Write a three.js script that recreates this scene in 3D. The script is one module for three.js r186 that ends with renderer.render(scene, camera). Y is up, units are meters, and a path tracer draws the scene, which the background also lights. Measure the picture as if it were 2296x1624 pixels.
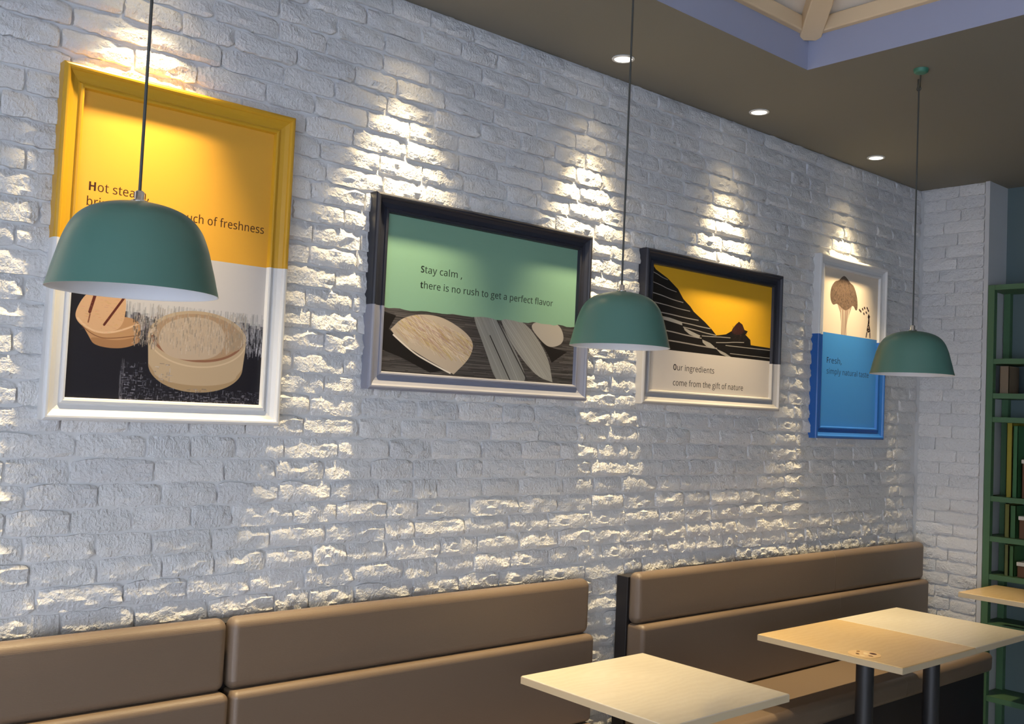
import * as THREE from 'three';
import { RoundedBoxGeometry } from 'three/addons/geometries/RoundedBoxGeometry.js';
import { mergeGeometries, toCreasedNormals } from 'three/addons/utils/BufferGeometryUtils.js';
import { ImprovedNoise } from 'three/addons/math/ImprovedNoise.js';

// ------------------------------------------------------------------ camera, sky, exposure
const W = 2296, Hpx = 1624;
const scene = new THREE.Scene();
const CAM = new THREE.Vector3(2.82, 1.617, 0);
const camera = new THREE.PerspectiveCamera(39.8466, W / Hpx, 0.05, 80);
{
  const r = new THREE.Vector3(0.65938053, 0.0449712, -0.75046313);
  const u = new THREE.Vector3(0.00638027, 0.99783867, 0.06540099);
  const b = new THREE.Vector3(0.75178229, -0.0479123, 0.65766846);
  camera.quaternion.setFromRotationMatrix(new THREE.Matrix4().makeBasis(r, u, b));
  camera.position.copy(CAM);
  camera.updateMatrixWorld(true);
}
scene.background = new THREE.Color(0.73, 0.805, 0.95);      // overcast daylight outside the shopfront
scene.backgroundIntensity = 8.1;
const renderer = new THREE.WebGLRenderer({ antialias: true });
renderer.toneMapping = THREE.LinearToneMapping;
renderer.toneMappingExposure = 1.0;
renderer.shadowMap.enabled = true;
renderer.shadowMap.type = THREE.PCFSoftShadowMap;
const SPOT_COLOR = new THREE.Color(1.0, 0.78, 0.45), SPOT_POWER = 19;

// ------------------------------------------------------------------ helpers
const H = 3.003;                                            // ceiling height
let seed = 20231;
const rnd = () => { seed = (seed * 1664525 + 1013904223) >>> 0; return seed / 4294967296; };
const rr = (a, b) => a + (b - a) * rnd();
const noise = new ImprovedNoise();
const fbm = (x, y, z, o = 4) => { let s = 0, a = 0.5, f = 1; for (let i = 0; i < o; i++) { s += a * noise.noise(x * f, y * f, z * f); a *= 0.5; f *= 2.03; } return s; };
const lin = (r, g, b) => new THREE.Color().setRGB(r, g, b);
const used = new Map();
function numbered(n) { const k = used.get(n) ?? 0; used.set(n, k + 1); return k ? `${n}_${String(k).padStart(3, '0')}` : n; }
function shade(m) { m.castShadow = true; m.receiveShadow = true; return m; }
function part(name, geo, mat, parent, label) {
  const m = shade(new THREE.Mesh(geo, mat)); m.name = parent === scene ? numbered(name) : name; parent.add(m);
  if (label) m.userData.label = label;
  return m;
}
function thing(name, label, category, pos = [0, 0, 0], group) {
  const o = new THREE.Group(); o.name = numbered(name); o.position.set(...pos);
  o.userData = { label, category }; if (group) o.userData.group = group;
  scene.add(o); return o;
}
function tag(o, label, category, group) { Object.assign(o.userData, { label, category }); if (group) o.userData.group = group; return o; }
function struct(name, geo, mat, label) { const m = part(name, geo, mat, scene); m.userData.kind = 'structure'; if (label) m.userData.label = label; return m; }
const box = (x0, x1, y0, y1, z0, z1) => new THREE.BoxGeometry(x1 - x0, y1 - y0, z1 - z0).translate((x0 + x1) / 2, (y0 + y1) / 2, (z0 + z1) / 2);
const rbox = (x0, x1, y0, y1, z0, z1, r = 0.01, s = 3) => new RoundedBoxGeometry(x1 - x0, y1 - y0, z1 - z0, s, r).translate((x0 + x1) / 2, (y0 + y1) / 2, (z0 + z1) / 2);
const clean = (g) => { const n = g.index ? g.toNonIndexed() : g; for (const k of Object.keys(n.attributes)) if (!['position', 'normal', 'uv'].includes(k)) n.deleteAttribute(k); return n; };
const merge = (...gs) => mergeGeometries(gs.map(clean));
function dataTex(n, fn, repeat = [1, 1], srgb = false) {
  const d = new Uint8Array(n * n * 4);
  for (let y = 0; y < n; y++) for (let x = 0; x < n; x++) {
    const c = fn(x / n, y / n), i = (y * n + x) * 4;
    const [r, g, b] = Array.isArray(c) ? c : [c, c, c];
    d[i] = Math.max(0, Math.min(255, r * 255)); d[i + 1] = Math.max(0, Math.min(255, g * 255)); d[i + 2] = Math.max(0, Math.min(255, b * 255)); d[i + 3] = 255;
  }
  const t = new THREE.DataTexture(d, n, n, THREE.RGBAFormat);
  t.wrapS = t.wrapT = THREE.RepeatWrapping; t.magFilter = THREE.LinearFilter; t.minFilter = THREE.LinearMipmapLinearFilter; t.generateMipmaps = true;
  t.repeat.set(...repeat); if (srgb) t.colorSpace = THREE.SRGBColorSpace; t.needsUpdate = true; return t;
}
// noise that repeats seamlessly over the unit square
function tiled(u, v, f, o = 4, k = 0) { const a = u * Math.PI * 2, b = v * Math.PI * 2, R = f / 6.283; return fbm(Math.cos(a) * R + k, Math.sin(a) * R + Math.cos(b) * R * 1.31, Math.sin(b) * R * 1.31 + k * 1.7, o); }
function canvasTex(w, h, draw) {
  const c = document.createElement('canvas'); c.width = w; c.height = h; draw(c.getContext('2d'), w, h);
  const t = new THREE.CanvasTexture(c); t.colorSpace = THREE.SRGBColorSpace; t.anisotropy = 8; return t;
}

// ------------------------------------------------------------------ materials
const hash2 = (x, y, k) => { let h = (x * 374761393 + y * 668265263 + k * 1442695041) | 0; h = Math.imul(h ^ (h >>> 13), 1274126177); return ((h ^ (h >>> 16)) >>> 0) / 4294967296; };
function lattice(u, v, n, k) { // value noise that repeats after n cells
  const x = u * n, y = v * n, xi = Math.floor(x), yi = Math.floor(y), fx = x - xi, fy = y - yi, sx = fx * fx * (3 - 2 * fx), sy = fy * fy * (3 - 2 * fy);
  const q = (a, b) => hash2(((a % n) + n) % n, ((b % n) + n) % n, k);
  const t = q(xi, yi) * (1 - sx) + q(xi + 1, yi) * sx, w = q(xi, yi + 1) * (1 - sx) + q(xi + 1, yi + 1) * sx;
  return t * (1 - sy) + w * sy;
}
const stoneBump = dataTex(512, (u, v) => { const a = lattice(u, v, 11, 1), b = lattice(u, v, 23, 2), c = lattice(u, v, 47, 3), d = lattice(u, v, 101, 4), e = lattice(u, v, 180, 5); const crag = 1 - Math.abs(2 * b - 1); return 0.32 * a + 0.24 * crag + 0.2 * c + 0.15 * d + 0.09 * e; });
const M = {};
const std = (o) => new THREE.MeshStandardMaterial({ roughness: 0.8, ...o });
const brickTone = [[0.74, 0.735, 0.72], [0.71, 0.705, 0.69], [0.765, 0.755, 0.735], [0.69, 0.69, 0.685]];
M.brick = brickTone.map(([r, g, b]) => std({ color: lin(r, g, b), roughness: 0.82, bumpMap: stoneBump, bumpScale: 0.0065 }));
M.mortar = std({ color: lin(0.71, 0.705, 0.69), roughness: 0.9, bumpMap: stoneBump, bumpScale: 0.005 });
M.paint = std({ color: lin(0.6, 0.6, 0.59), roughness: 0.75 });
M.ceiling = std({ color: lin(0.215, 0.2, 0.165), roughness: 0.85 });
M.recess = std({ color: lin(0.33, 0.35, 0.46), roughness: 0.8 });
M.panel = std({ color: lin(0.72, 0.64, 0.53), roughness: 0.7 });
M.timber = std({ color: lin(0.74, 0.56, 0.34), roughness: 0.6 });
M.backwall = std({ color: lin(0.12, 0.165, 0.165), roughness: 0.8 });
M.floor = std({ color: lin(0.5, 0.465, 0.42), roughness: 0.5 });
M.pavement = std({ color: lin(0.68, 0.74, 0.86), roughness: 0.9 });
M.windowFrame = std({ color: lin(0.03, 0.03, 0.03), roughness: 0.4, metalness: 0.5 });
const leatherBump = dataTex(256, (u, v) => 0.5 + 0.6 * tiled(u, v, 40, 3, 3), [5, 5]);
M.leather = new THREE.MeshPhysicalMaterial({ color: lin(0.175, 0.123, 0.082), roughness: 0.4, clearcoat: 0.3, clearcoatRoughness: 0.42, bumpMap: leatherBump, bumpScale: 0.0006 });
M.board = std({ color: lin(0.012, 0.010, 0.012), roughness: 0.6 });
M.enamel = new THREE.MeshPhysicalMaterial({ color: lin(0.085, 0.19, 0.15), roughness: 0.36 });
M.enamelInside = std({ color: lin(0.78, 0.78, 0.78), roughness: 0.5, side: THREE.DoubleSide });
M.cord = std({ color: lin(0.06, 0.062, 0.055), roughness: 0.5 });
M.chrome = std({ color: lin(0.8, 0.8, 0.8), metalness: 1, roughness: 0.2 });
M.canopy = std({ color: lin(0.05, 0.2, 0.13), roughness: 0.45 });
M.whiteMetal = std({ color: lin(0.75, 0.75, 0.73), roughness: 0.4 });
M.lens = std({ color: lin(0.9, 0.9, 0.9), emissive: new THREE.Color(1, 0.93, 0.8), emissiveIntensity: 4.5, roughness: 0.3 });
M.bulb = std({ color: lin(0.85, 0.85, 0.82), roughness: 0.25 });
M.shelf = std({ color: lin(0.075, 0.16, 0.075), roughness: 0.5 });
M.steel = std({ color: lin(0.05, 0.05, 0.052), roughness: 0.45, metalness: 0.6 });
function woodTex(a, b, k) {
  return dataTex(512, (u, v) => {
    const g = tiled(u * 1, v, 3, 3, k) , s = 0.5 + 0.5 * Math.sin((v * 26 + 2.2 * tiled(u, v, 4, 3, k + 2)) * 6.283);
    const f = tiled(u, v, 60, 2, k + 5);
    const t = Math.max(0, Math.min(1, 0.5 + 0.5 * g + 0.22 * (s - 0.5) + 0.25 * f));
    return a.map((x, i) => x + (b[i] - x) * t);
  }, [1, 1], true);
}
const tableFinish = (color, map) => new THREE.MeshPhysicalMaterial({ color, map, roughness: 0.32 });
M.honey = tableFinish(0xffffff, woodTex([0.76, 0.64, 0.44], [0.83, 0.73, 0.56], 11));
M.pale = tableFinish(0xffffff, woodTex([0.78, 0.74, 0.66], [0.85, 0.82, 0.75], 23));
M.edge = std({ color: lin(0.62, 0.50, 0.32), roughness: 0.5 });

// ------------------------------------------------------------------ room shell
const ZB = -5.80, ZF = 2.6, XR = 6.6;
const wallLeft = struct('wall_left', box(-0.25, 0.0075, -0.1, H + 0.7, ZB - 0.2, ZF + 0.2), M.mortar, 'white painted split brick wall with deep joints');
struct('floor', box(0, XR, -0.1, 0, ZB, ZF), M.floor);
struct('wall_back', box(0, XR + 0.2, -0.1, H + 0.7, ZB - 0.2, ZB), M.backwall, 'dark grey green wall behind the shelf');
const OR = { z0: 0.5, z1: 2.3, y0: 0.1, y1: 2.3 };
{
  const s = new THREE.Shape([[-ZF - 0.2, -0.1], [-ZB, -0.1], [-ZB, H + 0.7], [-ZF - 0.2, H + 0.7]].map((p) => new THREE.Vector2(...p)));
  s.holes.push(new THREE.Path([[-OR.z1, OR.y0], [-OR.z1, OR.y1], [-OR.z0, OR.y1], [-OR.z0, OR.y0]].map((p) => new THREE.Vector2(...p))));
  struct('wall_right', new THREE.ExtrudeGeometry(s, { depth: 0.2, bevelEnabled: false }).rotateY(Math.PI / 2).translate(XR, 0, 0), M.paint);
  const bars = [];
  for (let i = 0; i <= 4; i++) { const z = OR.z0 + (OR.z1 - OR.z0) * i / 4; bars.push(box(XR + 0.07, XR + 0.13, OR.y0, OR.y1, z - 0.025, z + 0.025)); }
  bars.push(box(XR + 0.07, XR + 0.13, OR.y0, OR.y0 + 0.05, OR.z0, OR.z1), box(XR + 0.07, XR + 0.13, OR.y1 - 0.05, OR.y1, OR.z0, OR.z1));
  struct('window_2', merge(...bars), M.windowFrame);
}
// shopfront wall with its opening
const OP = { x0: 1.9, x1: 6.3, y0: 0.1, y1: 2.3 };
{
  const s = new THREE.Shape([[0, -0.1], [XR, -0.1], [XR, H + 0.7], [0, H + 0.7]].map((p) => new THREE.Vector2(...p)));
  s.holes.push(new THREE.Path([[OP.x0, OP.y0], [OP.x0, OP.y1], [OP.x1, OP.y1], [OP.x1, OP.y0]].map((p) => new THREE.Vector2(...p))));
  struct('wall_front', new THREE.ExtrudeGeometry(s, { depth: 0.2, bevelEnabled: false }).translate(0, 0, ZF), M.paint);
  const bars = [];
  for (let i = 0; i <= 4; i++) { const x = OP.x0 + (OP.x1 - OP.x0) * i / 4; bars.push(box(x - 0.025, x + 0.025, OP.y0, OP.y1, ZF + 0.07, ZF + 0.13)); }
  bars.push(box(OP.x0, OP.x1, OP.y0, OP.y0 + 0.05, ZF + 0.07, ZF + 0.13), box(OP.x0, OP.x1, OP.y1 - 0.05, OP.y1, ZF + 0.07, ZF + 0.13));
  struct('window_1', merge(...bars), M.windowFrame);
}
struct('pavement', merge(box(-14, 30, -0.3, -0.12, ZF + 0.2, 30), box(XR + 0.2, 30, -0.3, -0.12, -20, ZF + 0.2)), M.pavement);
// ceiling slab with the square recess of a timber lantern
const RX0 = 0.64, RX1 = 4.64, RZ0 = -3.38, RZ1 = 0.62, RH = 0.13;
{
  const s = new THREE.Shape([[0, -ZB], [XR, -ZB], [XR, -ZF], [0, -ZF]].map((p) => new THREE.Vector2(...p)));
  s.holes.push(new THREE.Path([[RX0, -RZ0], [RX0, -RZ1], [RX1, -RZ1], [RX1, -RZ0]].map((p) => new THREE.Vector2(...p))));
  const g = new THREE.ExtrudeGeometry(s, { depth: RH, bevelEnabled: false }).rotateX(-Math.PI / 2).translate(0, H, 0);
  // give the reveal (vertical faces of the hole) its own lighter paint: bottom face stays taupe
  const nrm = g.attributes.normal, pos = g.attributes.position; g.clearGroups();
  const A = [], B = [];
  for (let i = 0; i < pos.count; i += 3) { const side = Math.abs(nrm.getY(i)) < 0.5; for (let k = 0; k < 3; k++) (side ? B : A).push(i + k); }
  const sub = (idx) => { const q = new THREE.BufferGeometry(); for (const n of ['position', 'normal', 'uv']) { const a = g.attributes[n], o = new Float32Array(idx.length * a.itemSize); idx.forEach((v, j) => { for (let c = 0; c < a.itemSize; c++) o[j * a.itemSize + c] = a.array[v * a.itemSize + c]; }); q.setAttribute(n, new THREE.BufferAttribute(o, a.itemSize)); } return q; };
  const c = struct('ceiling', sub(A), M.ceiling, 'taupe painted flat ceiling with a square recess');
  part('recess_reveal', sub(B), M.recess, c, 'pale painted upright sides of the recess');
}
{ // lantern over the recess
  const cx = (RX0 + RX1) / 2, cz = (RZ0 + RZ1) / 2, yb = H + RH, rise = 1.05, ap = [cx, yb + rise, cz];
  const C = [[RX0, yb, RZ0], [RX1, yb, RZ0], [RX1, yb, RZ1], [RX0, yb, RZ1]];
  const t = new THREE.Group(); t.name = 'ceiling_lantern'; t.userData = { kind: 'structure', label: 'timber roof lantern with hip beams above the recess' }; scene.add(t);
  for (let i = 0; i < 4; i++) {
    const a = C[i], b = C[(i + 1) % 4], lift = 0.06, th = 0.04;
    const v = [a, b, ap].map((p) => new THREE.Vector3(p[0], p[1] + lift, p[2])), w = v.map((p) => p.clone().add(new THREE.Vector3(0, th, 0)));
    const tri = (...p) => p.flatMap((q) => [q.x, q.y, q.z]);
    const g = new THREE.BufferGeometry();
    g.setAttribute('position', new THREE.Float32BufferAttribute([...tri(v[0], v[1], v[2]), ...tri(w[0], w[2], w[1]), ...tri(v[0], w[0], w[1]), ...tri(v[0], w[1], v[1])], 3));
    g.computeVertexNormals(); g.setAttribute('uv', new THREE.Float32BufferAttribute(new Float32Array(24), 2));
    part('roof_panel', g, std({ color: M.panel.color, roughness: 0.7, side: THREE.DoubleSide }), t);
    // hip beam
    const p0 = new THREE.Vector3(...a), p1 = new THREE.Vector3(...ap), L = p0.distanceTo(p1);
    const hb = new THREE.Mesh(new RoundedBoxGeometry(0.085, 0.11, L, 2, 0.006), M.timber); hb.name = 'hip_beam'; shade(hb);
    hb.position.copy(p0).lerp(p1, 0.5).add(new THREE.Vector3(0, 0.03, 0)); hb.lookAt(p1.clone().add(new THREE.Vector3(0, 0.03, 0))); t.add(hb);
    // wall plate
    const d = new THREE.Vector3(b[0] - a[0], 0, b[2] - a[2]), LL = d.length();
    const wp = new THREE.Mesh(new RoundedBoxGeometry(0.05, 0.06, LL, 2, 0.006), M.timber); wp.name = 'wall_plate'; shade(wp);
    wp.position.set((a[0] + b[0]) / 2, yb + 0.03, (a[2] + b[2]) / 2); wp.rotation.y = Math.atan2(d.x, d.z); t.add(wp);
  }
}

// ------------------------------------------------------------------ bricks
const FR = [ // frames: z near, z far, y bottom, y top, two-tone split
  { z0: -0.80, z1: -1.487, y0: 1.536, y1: 2.490, s: 2.018 },
  { z0: -1.796, z1: -2.817, y0: 1.665, y1: 2.318, s: 1.944 },
  { z0: -3.141, z1: -4.138, y0: 1.668, y1: 2.322, s: 1.893 },
  { z0: -4.460, z1: -5.135, y0: 1.545, y1: 2.482, s: 2.072 },
];
function brickGeo(k) {
  const L = 0.2, h = 0.0625, nu = 10, nv = 5, P = [], U = [], I = [];
  const ox = k * 7.3;
  const put = (x, y, z) => { P.push(x, y, z); U.push((z + k * 0.237) / 0.28, (y + k * 0.171) / 0.28); return P.length / 3 - 1; };
  const at = (i, j) => {
    let y = (j / nv - 0.5) * h, z = (i / nu - 0.5) * L;
    const eu = Math.min(i, nu - i), ev = Math.min(j, nv - j);
    if (j === 0 || j === nv) y += 0.0042 * noise.noise(i * 0.9 + ox, j * 3.1, 1.7) * 1.6 - (j ? 1 : -1) * 0.0008 * (eu === 0 ? 4 : 0);
    else y += 0.004 * noise.noise(i * 0.8 + ox, j * 0.9, 5.2);
    if (i === 0 || i === nu) z += 0.004 * noise.noise(j * 0.9 + ox, i * 2.2, 9.1) - (i ? 1 : -1) * 0.001 * (ev === 0 ? 3 : 0);
    else z += 0.006 * noise.noise(i * 0.8, j * 0.9 + ox, 3.3);
    const v = j / nv, lean = -0.0036 + noise.noise(k * 1.37, 0.4, 8.8) * 0.005;
    let x = 0.0165 + lean * (v - 0.5) * 2 + noise.noise(k * 2.1, 3.4, 1.8) * 0.003 * (i / nu - 0.5) * 2 + 0.0035 * Math.sin(Math.PI * v);
    x += 0.0062 * noise.noise(i * 0.33 + ox, j * 0.62, 0.3) + 0.0055 * noise.noise(i * 0.8 + ox, j * 1.35, 4.3);
    if (eu === 0) x -= 0.002; if (ev === 0) x -= j ? 0.003 : 0.0015;
    return [Math.max(0.010, Math.min(0.028, x)), y, z];
  };
  const id = [];
  for (let j = 0; j <= nv; j++) { id.push([]); for (let i = 0; i <= nu; i++) id[j].push(put(...at(i, j))); }
  for (let j = 0; j < nv; j++) for (let i = 0; i < nu; i++) {
    const a = id[j][i], b = id[j][i + 1], c = id[j + 1][i + 1], d = id[j + 1][i];
    if ((i + j + k) % 2) I.push(a, c, b, a, d, c); else I.push(a, d, b, b, d, c);
  }
  const ring = [];
  for (let i = 0; i < nu; i++) ring.push([i, 0]); for (let j = 0; j < nv; j++) ring.push([nu, j]);
  for (let i = nu; i > 0; i--) ring.push([i, nv]); for (let j = nv; j > 0; j--) ring.push([0, j]);
  for (let q = 0; q < ring.length; q++) {
    const p0 = at(...ring[q]), p1 = at(...ring[(q + 1) % ring.length]);
    const a = put(...p0), b = put(...p1), c = put(-0.004, p1[1], p1[2]), d = put(-0.004, p0[1], p0[2]);
    I.push(a, b, c, a, c, d);
  }
  const g = new THREE.BufferGeometry();
  g.setAttribute('position', new THREE.Float32BufferAttribute(P, 3)); g.setAttribute('uv', new THREE.Float32BufferAttribute(U, 2)); g.setIndex(I);
  return toCreasedNormals(g, 0.6);
}
const BG = Array.from({ length: 18 }, (_, k) => brickGeo(k + 1));
const PITCH = H / 44;
const list = [];
for (let c = 0; c < 44; c++) {
  const y = c * PITCH + PITCH / 2;
  let z = ZF - rr(0, 0.2);
  while (z > -5.57) {
    let L = rr(0.155, 0.235); if (rnd() < 0.12) L = rr(0.10, 0.15);
    if (z - L < -5.57) L = z + 5.57;
    if (L < 0.05) break;
    const zc = z - L / 2; z -= L;
    const hidden = FR.some((f) => y - 0.03 > f.y0 + 0.03 && y + 0.03 < f.y1 - 0.03 && zc + L / 2 < f.z0 - 0.03 && zc - L / 2 > f.z1 + 0.03)
      || (y < 0.93 && (zc - L / 2 > -2.76 || zc + L / 2 < -3.08));
    const pick = Math.floor(rnd() * BG.length), tone = Math.floor(rnd() * 4), sx = rr(0.86, 1.14), flip = false;
    if (hidden) continue;
    list.push({ y, z: zc, L: L - 0.007, pick, tone, sx, flip });
  }
}
const pv = new THREE.Vector3();
for (const b of list) {
  const q = [[-1, -1], [1, -1], [1, 1], [-1, 1]].map(([s, t]) => { pv.set(0.02, b.y + t * 0.03, b.z + s * b.L / 2).project(camera); return [pv.x, pv.y, pv.z]; });
  const mid = [(q[0][0] + q[2][0]) / 2, (q[0][1] + q[2][1]) / 2];
  const inView = b.z < -0.4 && Math.abs(mid[0]) < 1.0 && Math.abs(mid[1]) < 1.0;
  let a = 0; for (let i = 0; i < 4; i++) { const [x, y] = q[i], [u, v] = q[(i + 1) % 4]; a += x * v - u * y; }
  b.area = inView ? Math.abs(a) : 0;
}
list.sort((a, b) => b.area - a.area);
const placeBrick = (m, b) => { m.position.set(0, b.y, b.z); m.scale.set(b.sx, 1, b.L / 0.2); if (b.flip) { m.rotation.x = Math.PI; } };
const rest = [[], [], [], []];
list.forEach((b, i) => {
  if (i < 300) { placeBrick(part('brick', BG[b.pick], M.brick[b.tone], wallLeft), b); return; }
  const m = new THREE.Object3D(); placeBrick(m, b); m.updateMatrix(); rest[b.tone].push(BG[b.pick].clone().applyMatrix4(m.matrix));
});
{
  const groups = rest.map((a) => mergeGeometries(a));
  const g = mergeGeometries(groups, true);
  const m = part('brickwork', g, M.brick, wallLeft); m.userData.kind = 'stuff';
}
// corner pillar
const PX = 0.41, PZ = -5.58;
const pillar = struct('pillar', box(0, PX, -0.1, H, ZB, PZ), M.paint, 'white brick pillar in the far corner beside the shelf');
part('corner_bead', box(PX - 0.022, PX + 0.002, 0, H, PZ - 0.01, PZ + 0.016), M.paint, pillar);
for (let c = 0; c < 44; c++) {
  const y = c * PITCH + PITCH / 2, cut = c % 2 ? rr(0.2, 0.26) : rr(0.13, 0.18);
  for (const [a, b] of [[0.03, cut], [cut, PX - 0.026]]) {
    const m = part('brick', BG[Math.floor(rnd() * BG.length)], M.brick[Math.floor(rnd() * 4)], pillar);
    m.position.set((a + b) / 2, y, PZ - 0.005); m.rotation.y = -Math.PI / 2; m.scale.set(rr(0.72, 0.82), 1.06, (b - a - 0.006) / 0.2);
  }
}

// ------------------------------------------------------------------ framed pictures
const FT = 0.026, FD = 0.034;       // the moulding stands off the brick faces
const PROFILE = [[0, -0.014], [0, 0.026], [0.003, 0.031], [0.008, 0.034], [0.013, 0.0335], [0.017, 0.029], [0.019, 0.025], [0.03, 0.018], [0.042, 0.0145], [0.046, 0.0145], [0.048, 0.019], [0.053, 0.0205], [0.058, 0.019], [0.060, 0.012], [0.062, 0.006], [0.062, -0.014]];
function railGeo(pa, pb) { // pa, pb: profile point -> position
  const P = [];
  for (let i = 0; i < PROFILE.length - 1; i++) {
    const a = pa(...PROFILE[i]), b = pb(...PROFILE[i]), c = pb(...PROFILE[i + 1]), d = pa(...PROFILE[i + 1]);
    P.push(...a, ...b, ...c, ...a, ...c, ...d);
  }
  for (const [f, s] of [[pa, 1], [pb, 0]]) for (let i = 1; i < PROFILE.length - 1; i++) { const t = [f(...PROFILE[0]), f(...PROFILE[i]), f(...PROFILE[i + 1])]; if (s) P.push(...t[0], ...t[1], ...t[2]); else P.push(...t[0], ...t[2], ...t[1]); }
  const g = new THREE.BufferGeometry(); g.setAttribute('position', new THREE.Float32BufferAttribute(P, 3));
  g.computeVertexNormals(); g.setAttribute('uv', new THREE.Float32BufferAttribute(new Float32Array(P.length / 3 * 2), 2)); return g;
}
function framedPicture(f, matA, matB, nameA, nameB, tex, label) {
  const w = f.z0 - f.z1, h = f.y1 - f.y0, s = f.s - f.y0;
  const t = thing('framed_picture', label, 'picture', [FT, f.y0, (f.z0 + f.z1) / 2]);
  const zl = w / 2, zr = -w / 2;
  const at = (side, y) => (u, d) => [d, y, side > 0 ? zl - u : zr + u];
  const tl = (u, d) => [d, h - u, zl - u], tr = (u, d) => [d, h - u, zr + u], bl = (u, d) => [d, u, zl - u], br = (u, d) => [d, u, zr + u];
  const A = `${nameA} painted moulding`, B = `${nameB} painted moulding`;
  part('frame_rail', railGeo(tr, tl), matA, t, A);
  part('frame_rail', railGeo(tl, at(1, s)), matA, t, A);
  part('frame_rail', railGeo(at(-1, s), tr), matA, t, A);
  part('frame_rail', railGeo(at(1, s), bl), matB, t, B);
  part('frame_rail', railGeo(br, at(-1, s)), matB, t, B);
  part('frame_rail', railGeo(bl, br), matB, t, B);
  part('backing_board', box(-0.012, 0.004, 0.03, h - 0.03, zr + 0.03, zl - 0.03), M.board, t);
  const pm = new THREE.MeshPhysicalMaterial({ map: tex, roughness: 0.45 });
  part('print', box(0.004, 0.0075, 0.06, h - 0.06, zr + 0.06, zl - 0.06), pm, t);
  return t;
}
const paintOf = (r, g, b) => std({ color: lin(r, g, b), roughness: 0.38, side: THREE.DoubleSide });
const PY = paintOf(0.64, 0.35, 0.02), PWhite = paintOf(0.72, 0.72, 0.71), PNavy = paintOf(0.022, 0.024, 0.036), PGrey = paintOf(0.25, 0.26, 0.32), PSilver = paintOf(0.42, 0.41, 0.41), PBlue = paintOf(0.02, 0.12, 0.42);
function poly(c, w, h, pts, close = true) { c.beginPath(); pts.forEach(([x, y], i) => (i ? c.lineTo(x * w / 1000, y * h / 1000) : c.moveTo(x * w / 1000, y * h / 1000))); if (close) c.closePath(); }
function curve(c, w, h, pts, close = true) { // smooth closed or open curve through points
  const q = pts.map(([x, y]) => [x * w / 1000, y * h / 1000]), n = q.length; c.beginPath();
  const mid = (a, b) => [(a[0] + b[0]) / 2, (a[1] + b[1]) / 2];
  if (close) { const m0 = mid(q[n - 1], q[0]); c.moveTo(...m0); for (let i = 0; i < n; i++) c.quadraticCurveTo(...q[i], ...mid(q[i], q[(i + 1) % n])); c.closePath(); } else { c.moveTo(...q[0]); for (let i = 1; i < n - 1; i++) c.quadraticCurveTo(...q[i], ...(i === n - 2 ? q[n - 1] : mid(q[i], q[i + 1]))); }
}
function text(c, w, h, x, y, str, mm, wm, bold = 1) { // first letter bold; mm: cap size as a share of picture height
  const px = mm * h; c.textBaseline = 'alphabetic';
  c.font = `bold ${px}px sans-serif`; const b = str.slice(0, bold); let xx = x * w / 1000; if (bold) { c.fillText(b, xx, y * h / 1000); xx += c.measureText(b).width; }
  c.font = `${px}px sans-serif`; const full = c.measureText(str.slice(bold)).width, want = wm * w / 1000 - (xx - x * w / 1000);
  c.save(); c.translate(xx, y * h / 1000); c.scale(want / full, 1); c.fillText(str.slice(bold), 0, 0); c.restore();
}
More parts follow.
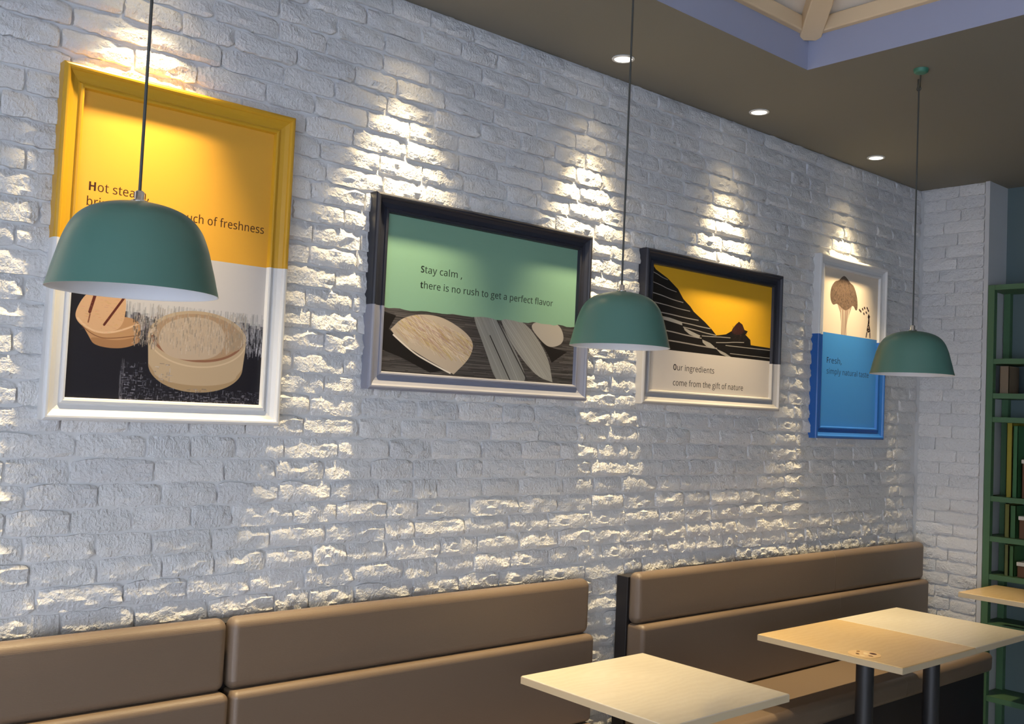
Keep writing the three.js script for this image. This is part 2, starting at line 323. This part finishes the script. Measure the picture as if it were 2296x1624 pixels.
const picYellow = canvasTex(1000, 1456, (c, w, h) => {
  c.fillStyle = '#c9c6c4'; c.fillRect(0, 0, w, h);
  // dark table cloth of the food photograph, edged by the steam
  c.fillStyle = '#14131d'; c.fillRect(0, 0.66 * h, w, 0.34 * h); c.fillRect(0, 0.50 * h, 0.25 * w, 0.3 * h);
  // steam: overlapping pale strokes, printed
  for (let i = 0; i < 900; i++) {
    const x = rr(0.26, 1.0), lim = x < 0.42 ? 0.74 + 0.08 * (x - 0.26) : x < 0.9 ? 0.725 : 0.74, y = rr(0.5, lim + 0.03 * rnd());
    c.fillStyle = `rgba(${rr(190, 208) | 0},${rr(188, 204) | 0},${rr(186, 200) | 0},${y > lim - 0.05 ? 0.35 : 0.8})`;
    c.fillRect(x * w, y * h, rr(3, 26), rr(20, 60));
  }
  c.fillStyle = '#c9c5c2'; c.fillRect(0.252 * w, 0.5 * h, 0.75 * w, 0.205 * h);
  for (let i = 0; i < 420; i++) { const x = rr(0.26, 1.0), y = 0.70 + Math.pow(rnd(), 2) * 0.07, g = rr(120, 200); c.fillStyle = `rgba(${g | 0},${g | 0},${g | 0},0.4)`; c.fillRect(x * w, (y - 0.03) * h, rr(2, 7), rr(30, 90)); }
  // basket with its lid, cut where the steam starts
  c.save(); c.beginPath(); c.rect(0, 0.5 * h, 0.34 * w, h); c.clip();
  c.fillStyle = '#b98d62'; curve(c, w, h, [[40, 740], [90, 792], [120, 826], [250, 832], [340, 800], [345, 730], [200, 720]]); c.fill();
  c.fillStyle = '#a2764e'; curve(c, w, h, [[95, 800], [125, 828], [250, 833], [345, 806], [340, 785], [230, 806], [150, 800]]); c.fill();
  c.fillStyle = '#d2a87f'; curve(c, w, h, [[24, 720], [70, 655], [160, 630], [262, 630], [262, 755], [180, 785], [80, 775], [32, 750]]); c.fill();
  c.strokeStyle = '#dcb78f'; c.lineWidth = 9; curve(c, w, h, [[36, 740], [80, 772], [160, 786], [262, 768], [330, 742]], false); c.stroke();
  c.strokeStyle = '#7c5133'; c.lineWidth = 4; curve(c, w, h, [[60, 765], [110, 795], [200, 803], [340, 780]], false); c.stroke();
  c.strokeStyle = '#5b2517'; c.lineWidth = 11; c.lineCap = 'round'; poly(c, w, h, [[163, 756], [256, 655]], false); c.stroke();
  c.lineWidth = 14; poly(c, w, h, [[92, 718], [112, 662]], false); c.stroke();
  c.strokeStyle = '#7a4a30'; c.lineWidth = 6; poly(c, w, h, [[88, 752], [94, 725]], false); c.stroke();
  for (let i = 0; i < 120; i++) { c.fillStyle = `rgba(${rr(150, 220) | 0},${rr(110, 170) | 0},${rr(70, 130) | 0},0.35)`; c.fillRect(rr(0.05, 0.25) * w, rr(0.65, 0.78) * h, rr(4, 20), 2); }
  c.restore();
  // open basket with buns
  const ell = (x, y, rx, ry, a0, a1, first) => { const n = 30; for (let i = 0; i <= n; i++) { const a = a0 + (a1 - a0) * i / n; const px = (x + rx * Math.cos(a)) * w / 1000, py = (y + ry * Math.sin(a)) * h / 1000; if (first && i === 0) c.moveTo(px, py); else c.lineTo(px, py); } };
  c.fillStyle = '#b7a183'; c.beginPath(); ell(642, 775, 264, 95, Math.PI, 2 * Math.PI, true); ell(640, 872, 252, 92, 0, Math.PI); c.closePath(); c.fill();
  c.fillStyle = '#a48b69'; c.beginPath(); ell(640, 872, 252, 92, 0, Math.PI, true); ell(640, 900, 220, 40, Math.PI, 0); c.closePath(); c.fill();
  c.fillStyle = '#a98d70'; c.beginPath(); ell(642, 772, 240, 82, 0, 7, true); c.fill();
  c.strokeStyle = '#cbb596'; c.lineWidth = 8; c.beginPath(); ell(642, 775, 262, 100, 0.05, Math.PI - 0.05, true); c.stroke();
  c.strokeStyle = '#8a6048'; c.lineWidth = 12; c.beginPath(); ell(642, 768, 244, 86, 0.15, Math.PI - 0.1, true); c.stroke();
  c.fillStyle = '#b9a58e'; curve(c, w, h, [[425, 800], [450, 735], [560, 705], [650, 700], [745, 712], [800, 770], [750, 838], [600, 856], [480, 845]]); c.fill();
  c.fillStyle = '#a58f76'; curve(c, w, h, [[775, 810], [800, 755], [860, 730], [900, 765], [860, 815]]); c.fill();
  for (let i = 0; i < 700; i++) { const x = rr(0.4, 0.9), y = rr(0.69, 0.82) - Math.abs(x - 0.63) * 0.08; const g = rr(120, 215); c.fillStyle = `rgba(${g | 0},${g * 0.93 | 0},${g * 0.84 | 0},0.45)`; c.fillRect(x * w, y * h, rr(2, 6), rr(8, 34)); }
  for (let i = 0; i < 260; i++) { const x = rr(0.30, 0.42), y = rr(0.71, 0.81); const g = rr(30, 215); c.fillStyle = `rgba(${g | 0},${g * 0.92 | 0},${g * 0.84 | 0},0.6)`; c.fillRect(x * w, y * h, rr(2, 6), rr(6, 28)); }
  for (let i = 0; i < 240; i++) { const x = rr(0.90, 1.0), y = rr(0.72, 0.80); const g = rnd() < 0.5 ? rr(20, 60) : rr(140, 200); c.fillStyle = `rgba(${g | 0},${g | 0},${g + 6 | 0},0.6)`; c.fillRect(x * w, y * h, rr(2, 5), rr(12, 60)); }
  // flour on the table
  for (let i = 0; i < 700; i++) { const x = 0.255 + Math.pow(rnd(), 1.6) * 0.74, y = 1 - Math.pow(rnd(), 1.7) * (x < 0.5 ? 0.13 : 0.05); const g = rr(60, 200); c.fillStyle = `rgba(${g | 0},${g | 0},${g + 12 | 0},0.5)`; if (rnd() < 0.5) c.fillRect(x * w, y * h, rr(2, 4), rr(3, 24)); else c.fillRect(x * w, y * h, rr(4, 26), rr(2, 4)); }
  for (let i = 0; i < 60; i++) { const g = rr(40, 130); c.fillStyle = `rgba(${g | 0},${g | 0},${g + 8 | 0},0.4)`; c.fillRect(rr(0.25, 0.27) * w, rr(0.86, 0.98) * h, 3, rr(20, 60)); }
  // yellow field with its lettering
  c.fillStyle = '#e6aa3a'; c.fillRect(0, 0, w, 0.496 * h);
  c.fillStyle = '#38170a'; text(c, w, h, 45, 324, 'Hot steam,', 0.041, 300); text(c, w, h, 40, 374, 'brings an added touch of freshness', 0.041, 932, 0);
});
const picGreen = canvasTex(1400, 822, (c, w, h) => {
  c.fillStyle = '#3f3b3a'; c.fillRect(0, 0, w, h);
  for (let i = 0; i < 900; i++) { const g = rr(20, 120), y = rr(0.56, 1); c.fillStyle = `rgba(${g | 0},${g * 0.96 | 0},${g * 0.94 | 0},0.5)`; c.fillRect(rr(-0.1, 1) * w, y * h, rr(60, 420), rr(2, 6)); }
  c.fillStyle = '#171312'; poly(c, w, h, [[0, 620], [60, 640], [30, 730], [200, 900], [300, 965], [230, 985], [90, 900], [0, 860]]); c.fill();
  // pale husks
  c.fillStyle = '#b5a795'; curve(c, w, h, [[38, 730], [38, 730], [90, 645], [190, 605], [300, 620], [440, 735], [430, 860], [345, 985], [345, 985], [190, 885], [80, 800]]); c.fill();
  for (let i = 0; i < 500; i++) { const t = rnd(), s = rnd(), x = 60 + 370 * t, y = 655 + 210 * t * 0.75 + (s - 0.5) * 170; const k = rnd(); c.save(); curve(c, w, h, [[38, 730], [38, 730], [90, 645], [190, 605], [300, 620], [440, 735], [430, 860], [345, 985], [345, 985], [190, 885], [80, 800]]); c.clip(); c.strokeStyle = k < 0.45 ? 'rgba(210,196,176,0.4)' : k < 0.75 ? 'rgba(172,150,84,0.35)' : 'rgba(150,118,112,0.35)'; c.lineWidth = rr(2, 6); poly(c, w, h, [[x, y], [x + rr(25, 70), y + rr(25, 80)]], false); c.stroke(); c.restore(); }
  c.strokeStyle = '#d8d0c4'; c.lineWidth = 9; curve(c, w, h, [[50, 760], [120, 840], [200, 905], [330, 980]], false); c.stroke();
  const leaf = (pts, base, ax, ay) => { c.fillStyle = base; curve(c, w, h, pts); c.fill(); c.save(); curve(c, w, h, pts); c.clip(); const [px, py] = pts[0]; for (let k = -14; k < 30; k++) { const g = rr(90, 190); c.strokeStyle = `rgba(${g | 0},${g | 0},${g * 0.98 | 0},0.5)`; c.lineWidth = rr(2, 5); poly(c, w, h, [[px + k * 12, py - 40], [px + k * 12 + ax, py + ay]], false); c.stroke(); } c.restore(); };
  leaf([[418, 560], [470, 550], [540, 555], [640, 740], [745, 995], [660, 1030], [565, 1030], [500, 800]], '#858683', 190, 460);
  c.strokeStyle = '#2a2828'; c.lineWidth = 7; poly(c, w, h, [[548, 575], [735, 990]], false); c.stroke(); poly(c, w, h, [[520, 700], [640, 1000]], false); c.stroke();
  leaf([[560, 540], [640, 560], [735, 605], [850, 810], [880, 990], [880, 990], [790, 960], [690, 830], [610, 690]], '#94938d', 270, 420);
  c.fillStyle = '#1c1715'; poly(c, w, h, [[745, 600], [790, 690], [850, 800], [870, 850], [960, 760], [860, 740], [800, 690]]); c.fill();
  c.fillStyle = '#a9a39a'; curve(c, w, h, [[725, 590], [830, 550], [915, 570], [945, 695], [860, 750], [800, 700]]); c.fill();
  c.fillStyle = '#80a990'; c.beginPath(); c.moveTo(0, 0); c.lineTo(w, 0); c.lineTo(w, 0.572 * h); for (let i = 40; i >= 0; i--) c.lineTo(w * i / 40, h * (0.600 - 0.028 * i / 40 + rr(-0.006, 0.006))); c.closePath(); c.fill();
  c.fillStyle = '#16241f'; text(c, w, h, 162, 343, 'Stay calm ,', 0.062, 205); text(c, w, h, 163, 445, 'there is no rush to get a perfect flavor', 0.062, 700);
});
const picTerrace = canvasTex(1400, 804, (c, w, h) => {
  c.fillStyle = '#e5ae26'; c.fillRect(0, 0, w, h);
  c.fillStyle = '#181311'; poly(c, w, h, [[0, 0], [30, 40], [118, 92], [200, 165], [245, 240], [300, 290], [330, 330], [420, 400], [480, 455], [520, 500], [600, 480], [655, 440], [690, 380], [708, 355], [740, 375], [760, 420], [790, 428], [770, 460], [815, 500], [820, 545], [1000, 550], [1000, 700], [0, 700]]); c.fill();
  const lines = [[0, 60, 120, 105, 5], [0, 140, 190, 190, 5], [0, 225, 245, 268, 6], [20, 300, 300, 330, 6], [40, 372, 370, 395, 7], [240, 432, 470, 450, 7], [250, 468, 520, 500, 7], [400, 520, 640, 505, 6], [520, 560, 760, 530, 6], [60, 510, 400, 540, 8], [110, 590, 530, 610, 9], [600, 575, 1000, 570, 6], [640, 640, 1000, 640, 5]];
  for (const [x0, y0, x1, y1, lw] of lines) { c.strokeStyle = '#9b948c'; c.lineWidth = lw; curve(c, w, h, [[x0, y0], [(x0 * 2 + x1) / 3, y0 + (y1 - y0) * 0.25], [(x0 + 2 * x1) / 3, y0 + (y1 - y0) * 0.8], [x1, y1]], false); c.stroke(); }
  c.fillStyle = '#a5a097'; poly(c, w, h, [[70, 400], [150, 408], [240, 428], [243, 455], [160, 440], [70, 425]]); c.fill();
  poly(c, w, h, [[255, 470], [320, 495], [390, 520], [375, 545], [300, 520], [262, 492]]); c.fill();
  poly(c, w, h, [[405, 550], [470, 570], [510, 600], [500, 615], [440, 600], [410, 575]]); c.fill();
  poly(c, w, h, [[520, 612], [600, 640], [650, 668], [620, 672], [560, 650]]); c.fill();
  c.fillStyle = '#3a1d1a'; curve(c, w, h, [[640, 450], [680, 385], [708, 356], [742, 385], [765, 440], [720, 470], [670, 470]]); c.fill();
  for (let i = 0; i < 160; i++) { c.fillStyle = rnd() < 0.5 ? 'rgba(110,80,70,0.5)' : 'rgba(30,15,15,0.6)'; c.fillRect(rr(0.65, 0.78) * w, rr(0.40, 0.52) * h, rr(3, 10), rr(2, 5)); }
  c.fillStyle = '#d9cfc3'; c.fillRect(0, 0.668 * h, w, 0.34 * h);
  c.fillStyle = '#2b2725'; text(c, w, h, 184, 826, 'Our ingredients', 0.066, 330); text(c, w, h, 186, 950, 'come from the gift of nature', 0.066, 580, 0);
});
const picTree = canvasTex(900, 1256, (c, w, h) => {
  c.fillStyle = '#ecdcc6'; c.fillRect(0, 0, w, h);
  // broccoli as a tree
  c.fillStyle = '#a58f80'; poly(c, w, h, [[255, 215], [310, 270], [332, 330], [338, 415], [432, 415], [440, 330], [468, 280], [520, 215]]); c.fill();
  c.strokeStyle = '#e2d2bc'; c.lineWidth = 8; for (const q of [[[330, 250], [362, 412]], [[380, 240], [388, 412]], [[470, 240], [415, 410]]]) { poly(c, w, h, q, false); c.stroke(); }
  c.fillStyle = '#6d5a4c'; curve(c, w, h, [[330, 40], [370, 28], [425, 45], [480, 70], [545, 80], [610, 150], [625, 225], [590, 245], [540, 205], [470, 235], [400, 255], [320, 235], [250, 215], [180, 235], [128, 190], [140, 120], [210, 75], [270, 70]]); c.fill();
  c.save(); curve(c, w, h, [[330, 40], [370, 28], [425, 45], [480, 70], [545, 80], [610, 150], [625, 225], [590, 245], [540, 205], [470, 235], [400, 255], [320, 235], [250, 215], [180, 235], [128, 190], [140, 120], [210, 75], [270, 70]]); c.clip();
  for (let i = 0; i < 900; i++) { const g = rr(60, 140); c.fillStyle = `rgba(${g | 0},${g * 0.82 | 0},${g * 0.7 | 0},0.5)`; c.beginPath(); c.arc(rr(0.1, 0.65) * w, rr(0.02, 0.26) * h, rr(3, 9), 0, 7); c.fill(); } c.restore();
  // spotted giraffe
  c.fillStyle = '#2b1714'; poly(c, w, h, [[828, 245], [858, 262], [846, 275], [850, 320], [868, 352], [872, 405], [858, 405], [850, 368], [815, 368], [800, 405], [784, 405], [800, 355], [815, 320], [826, 280], [812, 268]]); c.fill();
  c.fillStyle = '#dcc6aa'; for (let i = 0; i < 12; i++) { c.beginPath(); c.arc(rr(0.80, 0.86) * w, rr(0.29, 0.37) * h, 5, 0, 7); c.fill(); }
  c.fillStyle = '#3a2520'; for (const [x, y] of [[680, 238], [715, 222], [750, 212], [800, 210], [740, 250], [785, 240], [660, 232], [820, 224]]) { c.beginPath(); c.ellipse(x * w / 1000, y * h / 1000, 14, 9, 0.6, 0, 7); c.fill(); }
  c.fillStyle = '#3f8bd6'; c.fillRect(0, 0.41 * h, w, h);
  c.fillStyle = '#0f2f5c'; text(c, w, h, 100, 600, 'Fresh,', 0.052, 270); text(c, w, h, 105, 668, 'simply natural taste', 0.05, 760, 0);
});
framedPicture(FR[0], PY, PWhite, 'golden yellow', 'white', picYellow, 'tall yellow and white frame showing steaming bamboo baskets under the words Hot steam');
framedPicture(FR[1], PNavy, PGrey, 'near black', 'grey', picGreen, 'wide black and grey frame with a green print saying Stay calm above leaves');
framedPicture(FR[2], PNavy, PSilver, 'near black', 'silver grey', picTerrace, 'wide black and silver frame showing dark terraces against yellow, text Our ingredients');
framedPicture(FR[3], PWhite, PBlue, 'white', 'bright blue', picTree, 'narrow white and blue frame with a broccoli tree and small giraffe print');

// ------------------------------------------------------------------ downlights along the wall
{
  const zs = [-0.12, -1.02, -1.91, -2.807, -3.708, -4.734];
  const names = ['', 'recessed ceiling downlight above the yellow framed picture', 'recessed ceiling downlight above the near half of the green print', 'recessed ceiling downlight between the green print and the terrace print, largest of three', 'recessed ceiling downlight above the terrace print, middle of three in view', 'recessed ceiling downlight above the blue framed picture near the pillar'];
  names[0] = 'recessed ceiling downlight beyond the yellow framed picture, out over the first bench';
  const trim = new THREE.LatheGeometry([[0.034, -0.002], [0.036, -0.006], [0.044, -0.004], [0.046, 0.0], [0.034, 0.0]].map((p) => new THREE.Vector2(...p)), 40);
  const lens = new THREE.CylinderGeometry(0.0345, 0.0345, 0.003, 40).translate(0, -0.0018, 0);
  zs.forEach((z, i) => {
    const t = thing('downlight', names[i], 'downlight', [0.188, H, z]);
    part('trim_ring', trim, M.whiteMetal, t); part('lens', lens, M.lens, t);
    const s = new THREE.SpotLight(SPOT_COLOR, SPOT_POWER, 0, THREE.MathUtils.degToRad(27.5), 1.0, 2);
    s.position.set(0, -0.012, 0); s.target.position.set(0, -2, 0); s.castShadow = true; s.shadow.mapSize.set(1024, 1024); s.shadow.radius = 1.2; s.shadow.bias = -0.0005;
    s.name = 'downlight_beam'; t.add(s, s.target);
    const spill = new THREE.SpotLight(SPOT_COLOR, 0.5, 0, THREE.MathUtils.degToRad(46), 1.0, 2); // light that leaves the reflector outside the main beam
    spill.position.copy(s.position); spill.target.position.copy(s.target.position); spill.castShadow = true; spill.shadow.mapSize.set(1024, 1024); spill.shadow.radius = 1.2; spill.shadow.bias = -0.0005;
    spill.name = 'downlight_spill'; t.add(spill, spill.target);
  });
}

// ------------------------------------------------------------------ pendant lamps
const R0 = 0.156;
const shadePts = [[1.0, 0], [0.97, 0.018], [0.94, 0.038], [0.895, 0.064], [0.85, 0.09], [0.785, 0.116], [0.725, 0.131], [0.66, 0.1425], [0.56, 0.1535], [0.43, 0.162], [0.29, 0.1675], [0.16, 0.1705], [0.09, 0.1715]].map(([r, y]) => new THREE.Vector2(r * R0, y));
const shadeGeo = (() => { const o = new THREE.SplineCurve(shadePts).getPoints(40); return new THREE.LatheGeometry([...o, new THREE.Vector2(0.0, 0.172)], 72); })();
const linerGeo = new THREE.LatheGeometry([new THREE.Vector2(R0, 0.0), new THREE.Vector2(R0 - 0.0022, 0.0), ...new THREE.SplineCurve(shadePts.map((p) => new THREE.Vector2(Math.max(0.012, p.x - 0.0026), p.y - 0.0022))).getPoints(30).slice(1)], 72);
const gripGeo = new THREE.LatheGeometry([[0, 0.170], [0.015, 0.1705], [0.015, 0.1755], [0.009, 0.1775], [0.009, 0.192], [0.005, 0.195], [0.0, 0.195]].map((p) => new THREE.Vector2(...p)), 24);
const bulbGeo = new THREE.LatheGeometry([[0, 0.062], [0.014, 0.065], [0.024, 0.076], [0.026, 0.09], [0.02, 0.105], [0.0135, 0.118], [0.0135, 0.16]].map((p) => new THREE.Vector2(...p)), 28);
function pendant(x, y, z, label, canopyAt) {
  const t = thing('pendant_lamp', label, 'pendant lamp', [x, y, z]);
  const s = part('lamp_shade', shadeGeo, M.enamel, t); part('shade_liner', linerGeo, M.enamelInside, s, 'white inside of the shade');
  part('cord_grip', gripGeo, M.chrome, t, 'chrome cord grip');
  part('bulb', bulbGeo, M.bulb, t);
  const top = H - y, [dx, dz] = canopyAt;
  const pts = [new THREE.Vector3(0, 0.19, 0), new THREE.Vector3(0, top * 0.5, 0), new THREE.Vector3(0, top - 0.03, 0)];
  part('cord', new THREE.TubeGeometry(new THREE.CatmullRomCurve3(pts), 24, 0.0032, 8), M.cord, t);
  const hook = merge(new THREE.CylinderGeometry(0.006, 0.006, 0.035, 12).translate(0, top - 0.0175, 0), new THREE.TorusGeometry(0.008, 0.002, 8, 20).translate(0, top - 0.038, 0));
  part('cord_hook', hook, M.cord, t);
  const cn = part('canopy', new THREE.LatheGeometry([[0, -0.016], [0.02, -0.016], [0.026, -0.012], [0.028, 0]].map((p) => new THREE.Vector2(...p)), 36), M.canopy, t, 'green ceiling canopy'); cn.position.set(dx, top, dz);
  const sw = [new THREE.Vector3(0, top - 0.034, 0), new THREE.Vector3(dx * 0.5, top - 0.030, dz * 0.5), new THREE.Vector3(dx * 0.85, top - 0.014, dz * 0.85)];
  part('swag_cord', new THREE.TubeGeometry(new THREE.CatmullRomCurve3(sw), 16, 0.003, 8), M.cord, t);
}
pendant(0.919, 1.808, -0.700, 'green dome pendant lamp hanging before the yellow framed picture, largest of three', [0.045, 0.08]);
pendant(0.709, 1.827, -2.286, 'green dome pendant lamp hanging between the green print and the terrace print', [0.045, 0.08]);
pendant(0.906, 1.826, -3.758, 'green dome pendant lamp hanging beside the blue framed picture, smallest of three', [0.06, 0.105]);

// ------------------------------------------------------------------ benches
const cushion = (x0, x1, y0, y1, z0, z1, r) => {
  const g = new RoundedBoxGeometry(x1 - x0, y1 - y0, z1 - z0, 6, r).translate((x0 + x1) / 2, (y0 + y1) / 2, (z0 + z1) / 2);
  const p = g.attributes.position; // upholstery swells a little between its edges
  for (let i = 0; i < p.count; i++) { const v = (p.getY(i) - y0) / (y1 - y0), w = (p.getZ(i) - z0) / (z1 - z0); const f = Math.sin(Math.PI * Math.min(1, Math.max(0, v))) ; if (p.getX(i) > (x0 + x1) / 2) p.setX(i, p.getX(i) + 0.006 * f + 0.002 * noise.noise(w * 6, v * 2, x0)); }
  g.computeVertexNormals(); return g;
};
function bench(label, segs, z0, z1) { // z0 > z1
  const t = thing('booth_bench', label, 'bench', [0.034, 0, (z0 + z1) / 2]);
  const zc = (z0 + z1) / 2;
  part('back_board', rbox(0.0, 0.06, 0, 0.966, z1 - zc, z0 - zc, 0.003, 2), M.board, t, 'black board behind the cushions');
  for (const [a0, b0] of segs) {
    const a = a0 === z0 ? a0 : a0 + 0.02, b = b0 === z1 ? b0 : b0 - 0.02; // neighbours press together at a seam
    part('upper_back_cushion', cushion(0.058, 0.118, 0.782, 0.987, b - zc, a - zc, 0.027), M.leather, t);
    part('lower_back_cushion', cushion(0.058, 0.150, 0.46, 0.785, b - zc, a - zc, 0.02), M.leather, t);
    part('seat_cushion', cushion(0.062, 0.50, 0.36, 0.46, b - zc, a - zc, 0.025), M.leather, t);
  }
  part('plinth', box(0.06, 0.46, 0.0, 0.362, z1 - zc + 0.01, z0 - zc - 0.01), M.board, t);
}
bench('taupe leather booth bench below the yellow framed picture, nearest end of the row', [[0.15, -1.312]], 0.15, -1.312);
bench('taupe leather booth bench below the green print, beside a dark gap in the row', [[-1.322, -2.785]], -1.322, -2.785);
bench('taupe leather booth bench with a black end board, reaching to the corner pillar', [[-3.057, -4.5145], [-4.5155, -5.44]], -3.057, -5.44);

// ------------------------------------------------------------------ tables
function table(label, x0, x1, z0, z1, y, top, mark) {
  const cx = (x0 + x1) / 2, cz = (z0 + z1) / 2, w = x1 - x0, d = z0 - z1, t = thing('dining_table', label, 'table', [cx, 0, cz]);
  const g = new RoundedBoxGeometry(w, 0.026, d, 3, 0.003).translate(0, y - 0.013, 0);
  const p = g.attributes.position, uv = g.attributes.uv; for (let i = 0; i < p.count; i++) uv.setXY(i, p.getZ(i) / 0.8 + 0.5, p.getX(i) / 0.8 + 0.5);
  part('tabletop', g, top, t);
  part('edge_band', merge(box(-w / 2 - 0.001, -w / 2 + 0.002, y - 0.025, y - 0.003, -d / 2, d / 2), box(w / 2 - 0.002, w / 2 + 0.001, y - 0.025, y - 0.003, -d / 2, d / 2), box(-w / 2, w / 2, y - 0.025, y - 0.003, d / 2 - 0.002, d / 2 + 0.001), box(-w / 2, w / 2, y - 0.025, y - 0.003, -d / 2 - 0.001, -d / 2 + 0.002)), M.edge, t);
  part('pedestal', merge(new THREE.CylinderGeometry(0.035, 0.035, y - 0.05, 24).translate(0, (y - 0.05) / 2 + 0.02, 0), rbox(-0.16, 0.16, y - 0.036, y - 0.026, -0.16, 0.16, 0.003, 1)), M.steel, t);
  part('base_plate', rbox(-0.17, 0.17, 0, 0.02, -0.2, 0.2, 0.006, 2), M.steel, t);
  return t;
}
const T1 = table('honey wood square table with a small printed mark, pushed against a paler table', 0.41, 1.03, -3.505, -4.100, 0.75, M.honey);
table('pale wood square table pushed against the honey table, closer to the pillar', 0.41, 1.03, -4.102, -4.642, 0.75, M.pale);
table('cream wood square table in front of the gap between two benches', 0.375, 0.995, -2.24, -2.838, 0.75, M.pale);
table('honey wood table standing before the green shelf', 0.50, 1.10, -5.10, -5.53, 0.80, M.honey);
{ // the printed mark: a thin sticker on the honey table
  const tx = canvasTex(256, 256, (c, w, h) => {
    c.fillStyle = '#e2c08d'; c.fillRect(0, 0, w, h); c.fillStyle = '#4a230c';
    c.beginPath(); c.ellipse(60, 90, 26, 34, 0.5, 0, 7); c.fill(); c.fillStyle = '#6e4a22'; c.beginPath(); c.ellipse(150, 60, 16, 22, 0.2, 0, 7); c.fill(); c.beginPath(); c.ellipse(170, 165, 14, 24, 0.8, 0, 7); c.fill();
    c.fillStyle = '#f1d7a8'; c.beginPath(); c.ellipse(105, 130, 18, 40, 0.9, 0, 7); c.fill(); c.beginPath(); c.ellipse(200, 105, 16, 28, 0.4, 0, 7); c.fill();
    c.fillStyle = '#a87c45'; c.beginPath(); c.ellipse(90, 205, 14, 30, 1.2, 0, 7); c.fill();
  });
  const m = part('printed_mark', new THREE.CylinderGeometry(0.06, 0.06, 0.0012, 40).translate(0.12, 0.7506, 0.225), new THREE.MeshPhysicalMaterial({ map: tx, roughness: 0.4 }), T1, 'cream printed mark with dark spots');
}

// ------------------------------------------------------------------ green shelf and what stands on it
{
  const x0 = 0.418, x1 = 1.35, zf = -5.555, zb = -5.795, top = 2.42;
  const t = thing('shelf_unit', 'green painted open shelf unit beside the white brick pillar', 'shelf', [x0, 0, (zf + zb) / 2]);
  const dz = (zf - zb) / 2, w = x1 - x0;
  for (const x of [0, w - 0.035]) { part('post', box(x, x + 0.035, 0, top, dz - 0.035, dz), M.shelf, t); part('post', box(x, x + 0.035, 0, top, -dz, -dz + 0.035), M.shelf, t); }
  for (const y of [2.42, 2.014, 1.826, 1.697, 1.268, 1.052, 0.848, 0.588, 0.2]) part('shelf_board', box(0, w, y - 0.028, y, -dz + 0.002, dz - 0.004), M.shelf, t);
  // contents
  const book = (name, label, cat, x, y, tw, h, d, color, group) => {
    const o = thing(name, label, cat, [x + tw / 2, y, zf - 0.045 - d / 2], group);
    const m = std({ color: lin(...color), roughness: 0.6 });
    part('cover', merge(box(-tw / 2, -tw / 2 + 0.003, 0, h, -d / 2, d / 2), box(tw / 2 - 0.003, tw / 2, 0, h, -d / 2, d / 2), box(-tw / 2, tw / 2, 0, h, d / 2 - 0.003, d / 2)), m, o);
    part('pages', box(-tw / 2 + 0.003, tw / 2 - 0.003, 0.004, h - 0.006, -d / 2 + 0.002, d / 2 - 0.003), std({ color: lin(0.6, 0.56, 0.48) }), o);
  };
  book('folder', 'tall olive yellow folder standing on the shelf beside a green folder', 'folder', 0.515, 1.268, 0.030, 0.40, 0.17, [0.28, 0.23, 0.02]);
  book('folder', 'tall green folder standing beside the olive yellow folder', 'folder', 0.548, 1.268, 0.026, 0.385, 0.17, [0.04, 0.14, 0.05]);
  book('folder', 'olive folder on the fifth shelf above the stacked white paper row', 'folder', 0.512, 1.052, 0.026, 0.178, 0.17, [0.14, 0.14, 0.03]);
  book('folder', 'dark green folder leaning against the olive folder, fifth shelf', 'folder', 0.541, 1.052, 0.03, 0.172, 0.17, [0.04, 0.12, 0.04]);
  book('folder', 'slim olive folder on the sixth shelf above the honey table', 'folder', 0.515, 0.848, 0.022, 0.165, 0.17, [0.12, 0.13, 0.04]);
  book('folder', 'slim green folder on the sixth shelf above the honey table', 'folder', 0.54, 0.848, 0.024, 0.16, 0.17, [0.05, 0.13, 0.04]);
  book('book', 'pale cream book standing upright on the second shelf', 'book', 0.60, 1.826, 0.03, 0.15, 0.13, [0.5, 0.47, 0.38]);
  book('book', 'tan book standing in the corner of the second shelf', 'book', 0.47, 1.826, 0.05, 0.15, 0.13, [0.22, 0.16, 0.10]);
  const crate = (label, x, y, w2, h, d) => {
    const o = thing('storage_box', label, 'box', [x + w2 / 2, y, zf - 0.04 - d / 2]);
    part('body', rbox(-w2 / 2, w2 / 2, 0, h, -d / 2, d / 2, 0.004, 2), std({ color: lin(0.11, 0.045, 0.018), roughness: 0.6 }), o);
    part('lid', rbox(-w2 / 2 - 0.004, w2 / 2 + 0.004, h, h + 0.022, -d / 2 - 0.004, d / 2 + 0.004, 0.004, 2), std({ color: lin(0.62, 0.58, 0.5), roughness: 0.6 }), o, 'pale lid');
  };
  crate('brown storage box with a pale lid beside the tall green folder', 0.60, 1.268, 0.24, 0.185, 0.17);
  crate('brown storage box with a pale lid on the fifth shelf', 0.59, 1.052, 0.25, 0.10, 0.17);
  crate('low brown storage box with a pale lid on the sixth shelf', 0.585, 0.848, 0.25, 0.06, 0.17);
}

renderer.render(scene, camera);
